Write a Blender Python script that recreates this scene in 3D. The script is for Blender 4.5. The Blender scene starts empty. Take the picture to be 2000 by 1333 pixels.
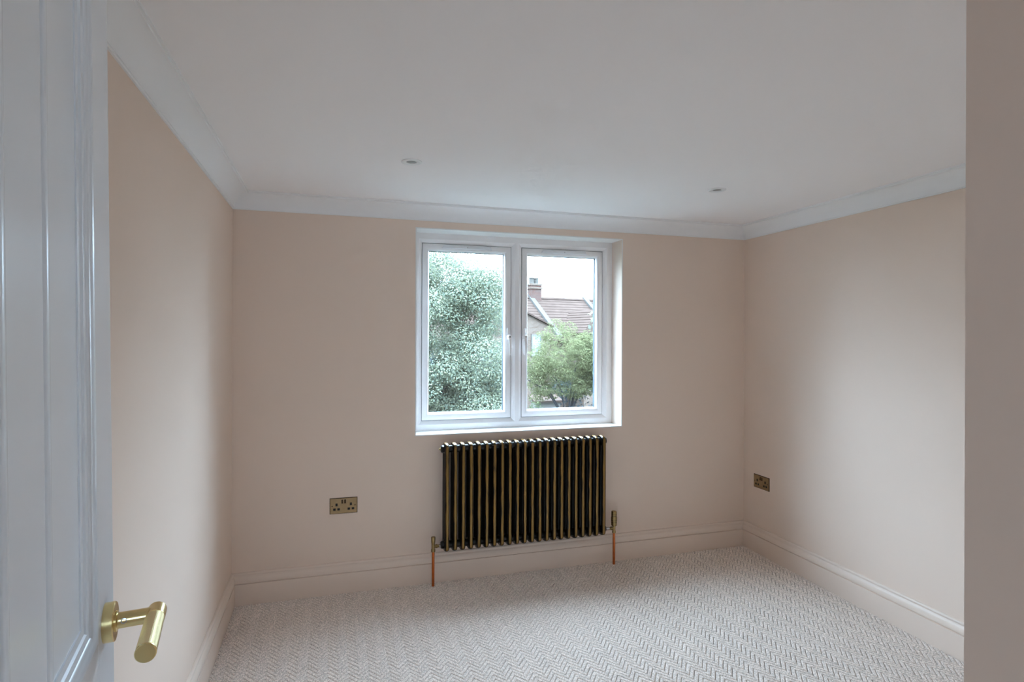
import bpy, math, random
import numpy as np
from mathutils import Vector, Matrix

random.seed(7)
rng = np.random.default_rng(7)
scene = bpy.context.scene
COL = scene.collection

# ------------------------------------------------------------------ room measures (metres)
CAM_H = 1.408           # lens height above the carpet
LX = -0.492             # left wall
BY = 3.345              # back (window) wall
RX = 2.6666             # right wall at the back corner
SK = math.tan(-0.01985)  # the right wall is a touch out of square
CZ = 2.1427             # ceiling
NX, NY = 0.66, 0.4686   # corner of the wall that juts in beside the camera
HALL_Y = -1.3
def right_x(y): return RX + SK * (BY - y)

# ------------------------------------------------------------------ camera
YAW, ROLL = 0.29747, 0.00385
fwd = Vector((math.sin(YAW), math.cos(YAW), 0))
rgt = Vector((math.cos(YAW), -math.sin(YAW), 0))
up = rgt.cross(fwd)
rgt2 = rgt * math.cos(ROLL) + up * math.sin(ROLL)
up2 = -rgt * math.sin(ROLL) + up * math.cos(ROLL)
cd = bpy.data.cameras.new('camera')
cd.sensor_width = 36.0
cd.lens = 36.0 * 1150.0 / 2000.0
cd.shift_y = -11.08 / 2000.0
cd.clip_start = 0.02
cd.clip_end = 500
cam = bpy.data.objects.new('camera', cd)
COL.objects.link(cam)
m = Matrix((rgt2, up2, -fwd)).transposed().to_4x4()
m.translation = Vector((0, 0, CAM_H))
cam.matrix_world = m
scene.camera = cam

# ------------------------------------------------------------------ sky (overcast, brighter towards the zenith) and exposure
world = bpy.data.worlds.new('overcast_sky')
scene.world = world
world.use_nodes = True
nt = world.node_tree
nt.nodes.clear()
w_out = nt.nodes.new('ShaderNodeOutputWorld')
w_bg = nt.nodes.new('ShaderNodeBackground')
w_tc = nt.nodes.new('ShaderNodeTexCoord')
w_sep = nt.nodes.new('ShaderNodeSeparateXYZ')
w_map = nt.nodes.new('ShaderNodeMapRange')
w_map.inputs['From Min'].default_value = 0.0
w_map.inputs['From Max'].default_value = 1.0
w_map.inputs['To Min'].default_value = 0.5
w_map.inputs['To Max'].default_value = 1.5
nt.links.new(w_tc.outputs['Generated'], w_sep.inputs[0])
nt.links.new(w_sep.outputs['Z'], w_map.inputs['Value'])
w_bg.inputs['Color'].default_value = (0.55, 0.765, 1.0, 1)
w_mul = nt.nodes.new('ShaderNodeMath')
w_mul.operation = 'MULTIPLY'
w_mul.inputs[1].default_value = 8.0
nt.links.new(w_map.outputs[0], w_mul.inputs[0])
nt.links.new(w_mul.outputs[0], w_bg.inputs['Strength'])
nt.links.new(w_bg.outputs[0], w_out.inputs['Surface'])

scene.view_settings.view_transform = 'Standard'
scene.view_settings.look = 'None'
scene.view_settings.gamma = 1.0
scene.view_settings.use_curve_mapping = False
scene.view_settings.exposure = 2.34
cy = scene.cycles
cy.max_bounces = 12
cy.diffuse_bounces = 6
cy.use_light_tree = False
cy.glossy_bounces = 5
cy.transparent_max_bounces = 24
cy.use_adaptive_sampling = True
cy.adaptive_threshold = 0.08
cy.adaptive_min_samples = 16
cy.caustics_reflective = False
cy.caustics_refractive = False

# daylight portal in the window opening: emits nothing, only tells the sampler where the sky comes in
pl = bpy.data.lights.new('window_portal', 'AREA')
pl.shape = 'RECTANGLE'
pl.size, pl.size_y = 1.30, 1.20
pl.cycles.is_portal = True
po = bpy.data.objects.new('window_portal', pl)
po.location = (1.103, BY + 0.235, 1.426)
po.rotation_euler = (math.radians(-90), 0, 0)
COL.objects.link(po)

p2 = bpy.data.lights.new('added_window_portal', 'AREA')  # sampling portal for the added hall window; emits nothing itself
p2.shape = 'RECTANGLE'; p2.size, p2.size_y = 0.44, 0.60; p2.cycles.is_portal = True
p2o = bpy.data.objects.new('added_window_portal', p2)
p2o.location = (0.08, HALL_Y - 0.19, 1.70); p2o.rotation_euler = (math.radians(90), 0, 0)
COL.objects.link(p2o)

# ------------------------------------------------------------------ helpers
ORIGIN = {}
class MB:
    """collects vertices and faces (world coordinates)"""
    def __init__(self): self.v = []; self.f = []; self.sm = []
    def add(self, verts, faces, smooth=False):
        b = len(self.v)
        self.v += [tuple(map(float, p)) for p in verts]
        self.f += [tuple(b + i for i in f) for f in faces]
        self.sm += [smooth] * len(faces)
        return self
    def box(self, x0, x1, y0, y1, z0, z1, bev=0.0):
        if bev <= 0:
            v = [(x, y, z) for z in (z0, z1) for y in (y0, y1) for x in (x0, x1)]
            return self.add(v, [(0, 2, 3, 1), (4, 5, 7, 6), (0, 1, 5, 4), (2, 6, 7, 3), (0, 4, 6, 2), (1, 3, 7, 5)])
        b = bev
        rings = []
        for z, i in ((z0, b), (z0 + b, 0), (z1 - b, 0), (z1, b)):
            rings.append([(x0 + i + (b if i == 0 else 0), y0 + i, z), (x1 - i - (b if i == 0 else 0), y0 + i, z),
                          (x1 - i, y0 + i + (b if i == 0 else 0), z), (x1 - i, y1 - i - (b if i == 0 else 0), z),
                          (x1 - i - (b if i == 0 else 0), y1 - i, z), (x0 + i + (b if i == 0 else 0), y1 - i, z),
                          (x0 + i, y1 - i - (b if i == 0 else 0), z), (x0 + i, y0 + i + (b if i == 0 else 0), z)])
        return self.loft(rings, True, True)
    def loft(self, rings, closed=True, caps=True, smooth=False, ends=False):
        n = len(rings[0]); v = [p for r in rings for p in r]; f = []
        m_ = len(rings)
        for k in range(m_ if ends else m_ - 1):
            a, b = k * n, ((k + 1) % m_) * n
            for i in range(n if closed else n - 1):
                j = (i + 1) % n
                f.append((a + i, a + j, b + j, b + i))
        self.add(v, f, smooth)
        if caps and not ends:
            b = len(self.v) - len(v)
            self.f.append(tuple(b + i for i in reversed(range(n)))); self.sm.append(False)
            self.f.append(tuple(b + (m_ - 1) * n + i for i in range(n))); self.sm.append(False)
        return self
    def lathe(self, p0, axis, prof, n=20, smooth=True):
        """prof: (distance along axis, radius)"""
        a = Vector(axis).normalized(); p0 = Vector(p0)
        s = a.orthogonal().normalized(); t = a.cross(s)
        rings = []
        for d, r in prof:
            r = max(r, 1e-5)
            rings.append([p0 + a * d + (s * math.cos(2 * math.pi * i / n) + t * math.sin(2 * math.pi * i / n)) * r for i in range(n)])
        return self.loft(rings, True, True, smooth)
    def tube(self, p0, p1, r, n=16, r2=None):
        p0, p1 = Vector(p0), Vector(p1)
        L = (p1 - p0).length
        return self.lathe(p0, p1 - p0, [(0, r), (L, r2 if r2 is not None else r)], n)
    def ring(self, x0, x1, z0, z1, prof, smooth=False):
        """mitred rectangular frame in the XZ plane; prof = closed loop of (inset, y)"""
        rings = []
        for i, y in prof:
            rings.append([(x0 + i, y, z0 + i), (x1 - i, y, z0 + i), (x1 - i, y, z1 - i), (x0 + i, y, z1 - i)])
        return self.loft(rings, True, False, smooth, ends=True)
    def xform(self, M):
        self.v = [tuple(M @ Vector(p)) for p in self.v]
        return self

def make_mesh(name, mb, mat, origin=(0, 0, 0)):
    me = bpy.data.meshes.new(name)
    o = origin
    me.from_pydata([(x - o[0], y - o[1], z - o[2]) for x, y, z in mb.v], [], mb.f)
    me.polygons.foreach_set('use_smooth', mb.sm)
    me.materials.append(mat)
    me.update()
    return me
def fix_normals(me):
    import bmesh
    bm = bmesh.new(); bm.from_mesh(me)
    bmesh.ops.recalc_face_normals(bm, faces=bm.faces)
    bm.to_mesh(me); bm.free()
    me.set_sharp_from_angle(angle=math.radians(38))
def obj(name, mb, mat, parent=None, origin=None, fix=True):
    """links one mesh object; vertices are given in world coordinates"""
    if parent is not None: org = ORIGIN[parent.name]
    else: org = origin or (0, 0, 0)
    me = make_mesh(name, mb, mat, org)
    if fix: fix_normals(me)
    o = bpy.data.objects.new(name, me)
    COL.objects.link(o)
    if parent is not None: o.parent = parent
    else: o.location = org
    ORIGIN[o.name] = org
    return o
def tag(o, label, cat=None, group=None, kind=None):
    if label: o['label'] = label
    if cat: o['category'] = cat
    if group: o['group'] = group
    if kind: o['kind'] = kind
    return o
def empty(name, loc, label, cat, group=None, kind=None):
    o = bpy.data.objects.new(name, None)
    o.empty_display_size = 0.05
    COL.objects.link(o); o.location = loc
    ORIGIN[o.name] = tuple(loc)
    return tag(o, label, cat, group, kind)
def copy_part(src, parent, offset=(0, 0, 0)):
    c = src.copy(); COL.objects.link(c); c.parent = parent
    c.location = Vector(src.location) + Vector(offset)
    ORIGIN[c.name] = ORIGIN[src.name]
    return c

# ------------------------------------------------------------------ materials
def mat(name, color, rough=0.5, metal=0.0, bump=0.0, bscale=200.0, var=0.0, vscale=3.0, spec=0.5, coat=0.0):
    m = bpy.data.materials.new(name); m.use_nodes = True
    n = m.node_tree.nodes; l = m.node_tree.links
    b = n['Principled BSDF']
    b.inputs['Base Color'].default_value = (*color, 1)
    b.inputs['Roughness'].default_value = rough
    b.inputs['Metallic'].default_value = metal
    b.inputs['Specular IOR Level'].default_value = spec
    b.inputs['Coat Weight'].default_value = coat
    tc = n.new('ShaderNodeTexCoord')
    if bump > 0:
        nz = n.new('ShaderNodeTexNoise'); nz.inputs['Scale'].default_value = bscale; nz.inputs['Detail'].default_value = 3
        bp = n.new('ShaderNodeBump'); bp.inputs['Strength'].default_value = bump; bp.inputs['Distance'].default_value = 0.002
        l.new(tc.outputs['Object'], nz.inputs['Vector']); l.new(nz.outputs['Fac'], bp.inputs['Height'])
        l.new(bp.outputs[0], b.inputs['Normal'])
    if var > 0:
        nz2 = n.new('ShaderNodeTexNoise'); nz2.inputs['Scale'].default_value = vscale; nz2.inputs['Detail'].default_value = 4
        mx = n.new('ShaderNodeMix'); mx.data_type = 'RGBA'
        mx.inputs['A'].default_value = (*[c * (1 - var) for c in color], 1)
        mx.inputs['B'].default_value = (*[min(1, c * (1 + var)) for c in color], 1)
        l.new(tc.outputs['Object'], nz2.inputs['Vector']); l.new(nz2.outputs['Fac'], mx.inputs['Factor'])
        l.new(mx.outputs['Result'], b.inputs['Base Color'])
    return m

def paint(name, color):
    m = bpy.data.materials.new(name); m.use_nodes = True
    n = m.node_tree.nodes; l = m.node_tree.links; n.clear()
    o = n.new('ShaderNodeOutputMaterial'); d = n.new('ShaderNodeBsdfDiffuse')
    d.inputs['Color'].default_value = (*color, 1); d.inputs['Roughness'].default_value = 0.0
    l.new(d.outputs[0], o.inputs['Surface'])
    return m
M_wall = paint('blush_emulsion', (0.83, 0.675, 0.57))
M_ceil = paint('white_ceiling_paint', (0.95, 0.91, 0.90))
M_cove = paint('white_cornice_paint', (0.89, 0.875, 0.87))
M_skirt = mat('blush_eggshell', (0.83, 0.685, 0.585), 0.42, spec=0.3)
M_reveal = paint('white_reveal_paint', (0.84, 0.82, 0.80))
M_upvc = mat('white_upvc', (0.90, 0.865, 0.86), 0.28, spec=0.5)
M_vent = mat('vent_plastic', (0.78, 0.78, 0.80), 0.4)
M_gasket = mat('grey_gasket', (0.06, 0.065, 0.07), 0.6)
M_seal = mat('grey_seal', (0.22, 0.22, 0.23), 0.6)
M_spacer = mat('blue_grey_spacer', (0.06, 0.09, 0.12), 0.5)
M_door = mat('white_door_satin', (0.88, 0.935, 1.0), 0.25, spec=0.5)
M_brass = mat('satin_brass', (0.78, 0.62, 0.30), 0.24, 1.0)
M_steel = mat('steel', (0.55, 0.55, 0.56), 0.25, 1.0)
M_black = mat('black_recess', (0.012, 0.011, 0.010), 0.6)
M_copper = mat('copper', (0.64, 0.175, 0.05), 0.38, 1.0, var=0.25, vscale=40)
M_lens = mat('lamp_lens', (0.30, 0.30, 0.29), 0.35)
M_bezel = mat('white_bezel', (0.82, 0.81, 0.80), 0.35)

def knurl_mat():
    m = mat('knurled_brass', (0.74, 0.60, 0.32), 0.36, 1.0)
    n = m.node_tree.nodes; l = m.node_tree.links
    tc = n.new('ShaderNodeTexCoord')
    ws = []
    for sgn in (1, -1):
        mp = n.new('ShaderNodeMapping'); mp.inputs['Rotation'].default_value = (0, math.radians(45 * sgn), 0.147)
        wv = n.new('ShaderNodeTexWave'); wv.bands_direction = 'Z'; wv.inputs['Scale'].default_value = 420
        l.new(tc.outputs['Object'], mp.inputs[0]); l.new(mp.outputs[0], wv.inputs['Vector']); ws.append(wv)
    ad = n.new('ShaderNodeMath'); ad.operation = 'ADD'
    l.new(ws[0].outputs['Fac'], ad.inputs[0]); l.new(ws[1].outputs['Fac'], ad.inputs[1])
    bp = n.new('ShaderNodeBump'); bp.inputs['Strength'].default_value = 0.35; bp.inputs['Distance'].default_value = 0.0004
    l.new(ad.outputs[0], bp.inputs['Height']); l.new(bp.outputs[0], n['Principled BSDF'].inputs['Normal'])
    return m
M_knurl = knurl_mat()

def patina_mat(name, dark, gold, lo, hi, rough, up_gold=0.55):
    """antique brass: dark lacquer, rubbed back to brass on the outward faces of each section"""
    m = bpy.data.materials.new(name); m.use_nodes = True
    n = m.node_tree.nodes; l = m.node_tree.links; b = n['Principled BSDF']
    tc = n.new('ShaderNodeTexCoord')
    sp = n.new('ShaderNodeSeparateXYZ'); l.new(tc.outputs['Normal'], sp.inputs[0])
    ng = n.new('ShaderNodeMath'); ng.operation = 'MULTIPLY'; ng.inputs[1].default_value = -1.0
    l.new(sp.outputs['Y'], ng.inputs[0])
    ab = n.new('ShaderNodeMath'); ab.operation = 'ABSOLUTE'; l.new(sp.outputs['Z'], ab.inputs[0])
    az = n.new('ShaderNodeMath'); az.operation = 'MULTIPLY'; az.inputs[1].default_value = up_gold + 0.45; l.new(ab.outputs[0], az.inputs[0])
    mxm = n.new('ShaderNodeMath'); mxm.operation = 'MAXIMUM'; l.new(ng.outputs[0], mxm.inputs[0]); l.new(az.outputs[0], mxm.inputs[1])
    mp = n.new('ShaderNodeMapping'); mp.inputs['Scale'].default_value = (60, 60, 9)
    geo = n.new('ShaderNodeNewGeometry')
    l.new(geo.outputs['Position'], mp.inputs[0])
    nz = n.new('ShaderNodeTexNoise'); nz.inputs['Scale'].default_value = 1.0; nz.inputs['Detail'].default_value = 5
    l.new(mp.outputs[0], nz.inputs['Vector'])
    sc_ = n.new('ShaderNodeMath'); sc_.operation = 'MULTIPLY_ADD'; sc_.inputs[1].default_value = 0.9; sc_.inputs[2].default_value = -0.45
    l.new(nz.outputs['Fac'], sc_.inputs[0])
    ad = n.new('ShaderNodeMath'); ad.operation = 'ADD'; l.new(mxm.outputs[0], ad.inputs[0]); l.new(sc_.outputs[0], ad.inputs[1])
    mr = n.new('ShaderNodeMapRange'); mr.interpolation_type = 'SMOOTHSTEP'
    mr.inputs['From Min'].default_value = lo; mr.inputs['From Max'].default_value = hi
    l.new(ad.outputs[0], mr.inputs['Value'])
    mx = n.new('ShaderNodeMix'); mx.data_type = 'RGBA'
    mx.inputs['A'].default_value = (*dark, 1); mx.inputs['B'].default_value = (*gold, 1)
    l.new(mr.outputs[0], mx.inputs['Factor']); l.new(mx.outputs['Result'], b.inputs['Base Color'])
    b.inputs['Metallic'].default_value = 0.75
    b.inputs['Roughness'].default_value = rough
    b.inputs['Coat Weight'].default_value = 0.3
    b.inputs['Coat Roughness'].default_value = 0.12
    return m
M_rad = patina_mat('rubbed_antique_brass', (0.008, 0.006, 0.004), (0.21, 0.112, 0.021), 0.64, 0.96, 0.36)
M_plate = mat('antique_brass_plate', (0.37, 0.255, 0.135), 0.42, 0.7, var=0.25, vscale=25)
M_rocker = mat('brass_rocker', (0.085, 0.050, 0.020), 0.35, 0.6)
M_valve = mat('aged_brass_valve', (0.34, 0.24, 0.105), 0.32, 1.0, var=0.2, vscale=60)
M_dark = mat('dark_lacquered_brass', (0.010, 0.008, 0.007), 0.28, 0.3)

def glass_mat():
    m = bpy.data.materials.new('window_glass'); m.use_nodes = True
    n = m.node_tree.nodes; l = m.node_tree.links; n.clear()
    o = n.new('ShaderNodeOutputMaterial'); mx = n.new('ShaderNodeMixShader')
    tr = n.new('ShaderNodeBsdfTransparent'); tr.inputs['Color'].default_value = (0.985, 0.992, 0.99, 1)
    gl = n.new('ShaderNodeBsdfGlossy'); gl.inputs['Roughness'].default_value = 0.0
    # Schlick reflectance of one glass surface, the same from either side (the pane does not bend the ray)
    lw = n.new('ShaderNodeLayerWeight')
    pw = n.new('ShaderNodeMath'); pw.operation = 'POWER'; pw.inputs[1].default_value = 5.0
    fr = n.new('ShaderNodeMath'); fr.operation = 'MULTIPLY_ADD'; fr.inputs[1].default_value = 0.978; fr.inputs[2].default_value = 0.022
    l.new(lw.outputs['Facing'], pw.inputs[0]); l.new(pw.outputs[0], fr.inputs[0])
    l.new(fr.outputs[0], mx.inputs[0]); l.new(tr.outputs[0], mx.inputs[1]); l.new(gl.outputs[0], mx.inputs[2])
    l.new(mx.outputs[0], o.inputs['Surface'])
    return m
M_glass = glass_mat()

def carpet_mat():
    m = bpy.data.materials.new('wool_carpet'); m.use_nodes = True
    n = m.node_tree.nodes; l = m.node_tree.links; n.clear()
    o = n.new('ShaderNodeOutputMaterial'); d = n.new('ShaderNodeBsdfDiffuse'); d.inputs['Roughness'].default_value = 0.6
    tc = n.new('ShaderNodeTexCoord')
    nz = n.new('ShaderNodeTexNoise'); nz.inputs['Scale'].default_value = 190; nz.inputs['Detail'].default_value = 1
    l.new(tc.outputs['Object'], nz.inputs['Vector'])
    mr = n.new('ShaderNodeMapRange'); mr.inputs['From Min'].default_value = 0.36; mr.inputs['From Max'].default_value = 0.64
    l.new(nz.outputs['Fac'], mr.inputs['Value'])
    mx = n.new('ShaderNodeMix'); mx.data_type = 'RGBA'
    mx.inputs['A'].default_value = (0.60, 0.515, 0.455, 1); mx.inputs['B'].default_value = (0.97, 0.85, 0.765, 1)
    l.new(mr.outputs[0], mx.inputs['Factor']); l.new(mx.outputs['Result'], d.inputs['Color'])
    l.new(d.outputs[0], o.inputs['Surface'])
    return m
M_carpet = carpet_mat()
M_under = paint('carpet_backing', (0.40, 0.35, 0.31))

# ------------------------------------------------------------------ room shell
PLAN = [(LX, HALL_Y), (LX, BY), (RX, BY), (right_x(NY), NY), (NX, NY), (NX, HALL_Y)]   # clockwise seen from above
def offset_corner(k, d):
    """plan corner k moved d into the room, mitred"""
    n = len(PLAN)
    def line(a, b):
        dx, dy = b[0] - a[0], b[1] - a[1]; L = math.hypot(dx, dy); dx, dy = dx / L, dy / L
        nx, ny = dy, -dx            # inward for a clockwise plan
        return (a[0] + nx * d, a[1] + ny * d), (dx, dy)
    p, u = line(PLAN[k - 1], PLAN[k]); q, v = line(PLAN[k], PLAN[(k + 1) % n])
    den = u[0] * v[1] - u[1] * v[0]
    t = ((q[0] - p[0]) * v[1] - (q[1] - p[1]) * v[0]) / den
    return (p[0] + u[0] * t, p[1] + u[1] * t)
def sweep(k, prof, ymin=None):
    """moulding along plan edge k -> k+1; prof = (distance from wall, z)"""
    r0, r1 = [], []
    for d, z in prof:
        a = offset_corner(k, d); b = offset_corner((k + 1) % len(PLAN), d)
        if ymin is not None and a[1] < ymin: a = (a[0], ymin)
        r0.append((a[0], a[1], z)); r1.append((b[0], b[1], z))
    return MB().loft([r0, r1], True, True)

def st(name, mb, m_, label, cat):
    return tag(obj(name, mb, m_), label, cat, kind='structure')
st('floor', MB().box(LX - 0.3, RX + 0.4, HALL_Y - 0.2, BY + 0.3, -0.25, -0.003), M_under, 'floor slab under the cream herringbone carpet', 'floor')
st('ceiling', MB().box(LX - 0.3, RX + 0.4, HALL_Y - 0.2, BY + 0.3, CZ, CZ + 0.25), M_ceil, 'smooth matt white ceiling over the whole room', 'ceiling')
st('wall_left', MB().box(LX - 0.25, LX, HALL_Y - 0.2, BY + 0.3, -0.003, CZ), M_wall, 'plain blush painted wall behind the white door', 'wall')
# window wall with its opening
WX0, WX1, WZ0, WZ1 = 0.459, 1.7475, 0.840, 2.0127
WD = 0.135                         # inner reveal depth
mb = MB()
mb.box(LX, WX0, BY, BY + 0.3, -0.003, CZ); mb.box(WX1, RX, BY, BY + 0.3, -0.003, CZ)
mb.box(WX0, WX1, BY, BY + 0.3, -0.003, WZ0 - 0.006); mb.box(WX0, WX1, BY, BY + 0.3, WZ1 + 0.006, CZ)
st('wall_back', mb, M_wall, 'blush painted wall holding the window above the radiator', 'wall')
yb = HALL_Y - 0.2
mb = MB().loft([[(right_x(NY), NY, z), (RX, BY, z), (RX, BY + 0.3, z), (RX + 0.4, BY + 0.3, z), (RX + 0.4, NY, z)] for z in (-0.003, CZ)])
st('wall_right', mb, M_wall, 'blush painted wall at right with a patch of window light', 'wall')
mb = MB().box(NX, RX + 0.4, HALL_Y - 0.2, NY, -0.003, CZ)
st('wall_near', mb, M_wall, 'plain wall corner close to the camera along the right edge', 'wall')
HX0, HX1, HZ0, HZ1 = -0.12, 0.28, 1.46, 2.0  # unseen window opening, added to let fill light in from behind the camera
mb = MB().box(LX, HX0, yb, HALL_Y, -0.003, CZ); mb.box(HX1, NX, yb, HALL_Y, -0.003, CZ)
mb.box(HX0, HX1, yb, HALL_Y, -0.003, HZ0); mb.box(HX0, HX1, yb, HALL_Y, HZ1, CZ)
st('wall_hall', mb, M_wall, 'hall wall behind the camera with an added fill-light window', 'wall')
w2 = empty('added_fill_window', (0.08, yb, HZ0), 'unseen window added behind the camera for fill light', 'window', kind='structure')
obj('frame', MB().ring(HX0, HX1, HZ0, HZ1, [(0, yb + 0.04), (0.05, yb + 0.04), (0.05, yb + 0.10), (0, yb + 0.10)]), M_upvc, w2)
obj('pane', MB().box(HX0 + 0.05, HX1 - 0.05, yb + 0.06, yb + 0.064, HZ0 + 0.05, HZ1 - 0.05), M_glass, w2)
mb = MB().box(LX, -0.215, -0.03, 0.09, -0.003, CZ); mb.box(0.60, NX, -0.03, 0.09, -0.003, CZ); mb.box(-0.215, 0.60, -0.03, 0.09, 2.03, CZ)
st('wall_front', mb, M_wall, 'doorway wall that the open white door hangs from', 'wall')

# cornice: coved, with a small lip at wall and ceiling
cove = [(0, CZ - 0.085), (0.006, CZ - 0.085), (0.006, CZ - 0.079)]
for i in range(0, 11):
    a = math.pi / 2 * i / 10
    cove.append((0.078 - 0.068 * math.cos(a) , CZ - 0.079 + 0.068 * math.sin(a)))
cove += [(0.079, CZ - 0.006), (0.085, CZ - 0.006), (0.085, CZ), (0, CZ)]
# skirting: tall board with an ogee and top bead
H = 0.166
skirt = [(0, -0.003), (0.020, -0.003), (0.020, 0.109), (0.0125, 0.1105), (0.0125, 0.1150), (0.0190, 0.1165), (0.0186, 0.126),
         (0.0160, 0.138), (0.0125, 0.146), (0.0085, 0.1490), (0.0075, 0.1515), (0.0115, 0.1535), (0.0122, 0.158), (0.0105, 0.1630), (0.0065, H), (0, H)]
names = ['left', 'back', 'right', 'near']
for k, nm in ((0, 'left'), (1, 'back'), (2, 'right'), (3, 'near')):
    lab = {'left': 'along the wall behind the white door', 'back': 'along the window wall', 'right': 'along the right hand wall', 'near': 'along the wall opposite the window'}[nm]
    st('trim_%d' % (k + 1), sweep(k, cove, 0.09 if k == 0 else None), M_cove, 'white coved cornice ' + lab, 'cornice')
    st('baseboard_' + nm, sweep(k, skirt, 0.09 if k == 0 else None), M_skirt, 'tall blush moulded skirting board ' + lab, 'skirting')

# ------------------------------------------------------------------ carpet: raised herringbone ribs
def carpet(hall, name, label):
    cw, pitch, slope, hgt = 0.0410, 0.0300, 1.33, 0.0050
    tx = np.array([0.0, 0.06, 0.94, 1.0]); tm = np.array([0.86, 1, 1, 0.86])
    ty = np.array([-0.450, -0.40, -0.22, 0.0, 0.22, 0.40, 0.450]); th = np.array([-0.10, 0.70, 1, 0.80, 1, 0.70, -0.10])
    V, F = [], []
    quad = []
    for a in range(3):
        for b in range(6):
            quad.append((a * 7 + b, (a + 1) * 7 + b, (a + 1) * 7 + b + 1, a * 7 + b + 1))
    quad = np.array(quad)
    cnt = 0
    x = LX
    k = 0
    # a valley of the zigzag lies on x = 0.400 (peaks every two columns)
    k0 = math.floor((LX - 0.400) / cw)
    k1 = math.ceil((RX - 0.400) / cw)
    for k in range(k0, k1 + 1):
        x0 = 0.400 + k * cw
        sg = -1 if k % 2 == 0 else 1
        ys = np.arange(HALL_Y - 0.06, BY + 0.06, pitch) + 2.586 % pitch + (0 if sg < 0 else -slope * cw)
        for y0 in ys:
            xm, ym = x0 + cw / 2, y0 + sg * slope * cw / 2
            if xm < LX + 0.004 or ym > BY - 0.008 or ym < HALL_Y + 0.02: continue
            if (ym < NY) != hall: continue
            if ym < NY:
                if xm > NX - 0.01: continue
            elif xm > right_x(ym) - 0.004: continue
            j = rng.uniform(0.86, 1.1)
            X = x0 + cw * tx[:, None] + 0 * ty[None, :]
            Y = y0 + sg * slope * cw * tx[:, None] + pitch * ty[None, :]
            Z = -0.0028 + hgt * j * tm[:, None] * th[None, :]
            V.append(np.stack([X, Y, Z], -1).reshape(-1, 3)); F.append(quad + cnt * 28); cnt += 1
    V = np.concatenate(V); F = np.concatenate(F)
    me = bpy.data.meshes.new(name)
    me.vertices.add(len(V)); me.vertices.foreach_set('co', V.ravel().astype(np.float32))
    me.loops.add(F.size); me.loops.foreach_set('vertex_index', F.ravel().astype(np.int32))
    me.polygons.add(len(F)); me.polygons.foreach_set('loop_start', np.arange(0, F.size, 4, dtype=np.int32))
    me.polygons.foreach_set('loop_total', np.full(len(F), 4, dtype=np.int32))
    me.polygons.foreach_set('use_smooth', np.ones(len(F), dtype=bool))
    me.update(calc_edges=True); me.materials.append(M_carpet)
    o = bpy.data.objects.new(name, me); COL.objects.link(o)
    tag(o, label, 'carpet', kind='stuff')
carpet(False, 'carpet', 'cream wool carpet woven in a raised herringbone, wall to wall')
carpet(True, 'hall_carpet', 'the same herringbone carpet carried on into the doorway')

# ------------------------------------------------------------------ window
YF = BY + WD                       # inner face of the frame
win = empty('window_1', (1.103, BY, WZ0), 'white double casement window set in the blush wall', 'window', kind='structure')
# plastered reveal lining and sill board
mb = MB().ring(WX0 - 0.006, WX1 + 0.006, WZ0 - 0.006, WZ1 + 0.006, [(0, BY - 0.0008), (0.006, BY - 0.0008), (0.006, YF + 0.02), (0, YF + 0.02)])
obj('reveal', mb, M_reveal, win)
mb = MB().ring(WX0, WX1, WZ0, WZ1, [(0, BY + 0.205), (0.02, BY + 0.205), (0.02, BY + 0.302), (0, BY + 0.302)])
obj('outer_reveal', mb, M_reveal, win)
SX = [(0.514, 1.0625), (1.1355, 1.684)]
SZ0, SZ1 = 0.8995, 1.9530
fr_in = 0.0553
# outer frame: flat face, chamfer, return
mb = MB()
prof = [(0, YF), (0.0360, YF), (0.0380, YF + 0.001), (0.0530, YF + 0.010), (fr_in, YF + 0.014), (fr_in, YF + 0.070), (0, YF + 0.070)]
# left/right/top/bottom widths differ by a few mm: use the exact opening of the sashes
def ring4(mbx, outer, inner, prof_):
    """prof_ = (fraction from outer 0 to inner 1, y)"""
    rings = []
    for t, y in prof_:
        x0 = outer[0] + (inner[0] - outer[0]) * t; x1 = outer[1] + (inner[1] - outer[1]) * t
        z0 = outer[2] + (inner[2] - outer[2]) * t; z1 = outer[3] + (inner[3] - outer[3]) * t
        rings.append([(x0, y, z0), (x1, y, z0), (x1, y, z1), (x0, y, z1)])
    mbx.loft(rings, True, False, False, ends=True)
ring4(mb, (WX0, WX1, WZ0, WZ1), (SX[0][0] - 0.0032, SX[1][1] + 0.0032, SZ0 - 0.0032, SZ1 + 0.0032),
      [(0, YF), (0.62, YF), (0.66, YF + 0.002), (0.97, YF + 0.017), (1, YF + 0.020), (1, YF + 0.070), (0, YF + 0.070)])
frame = obj('frame', mb, M_upvc, win)
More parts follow.
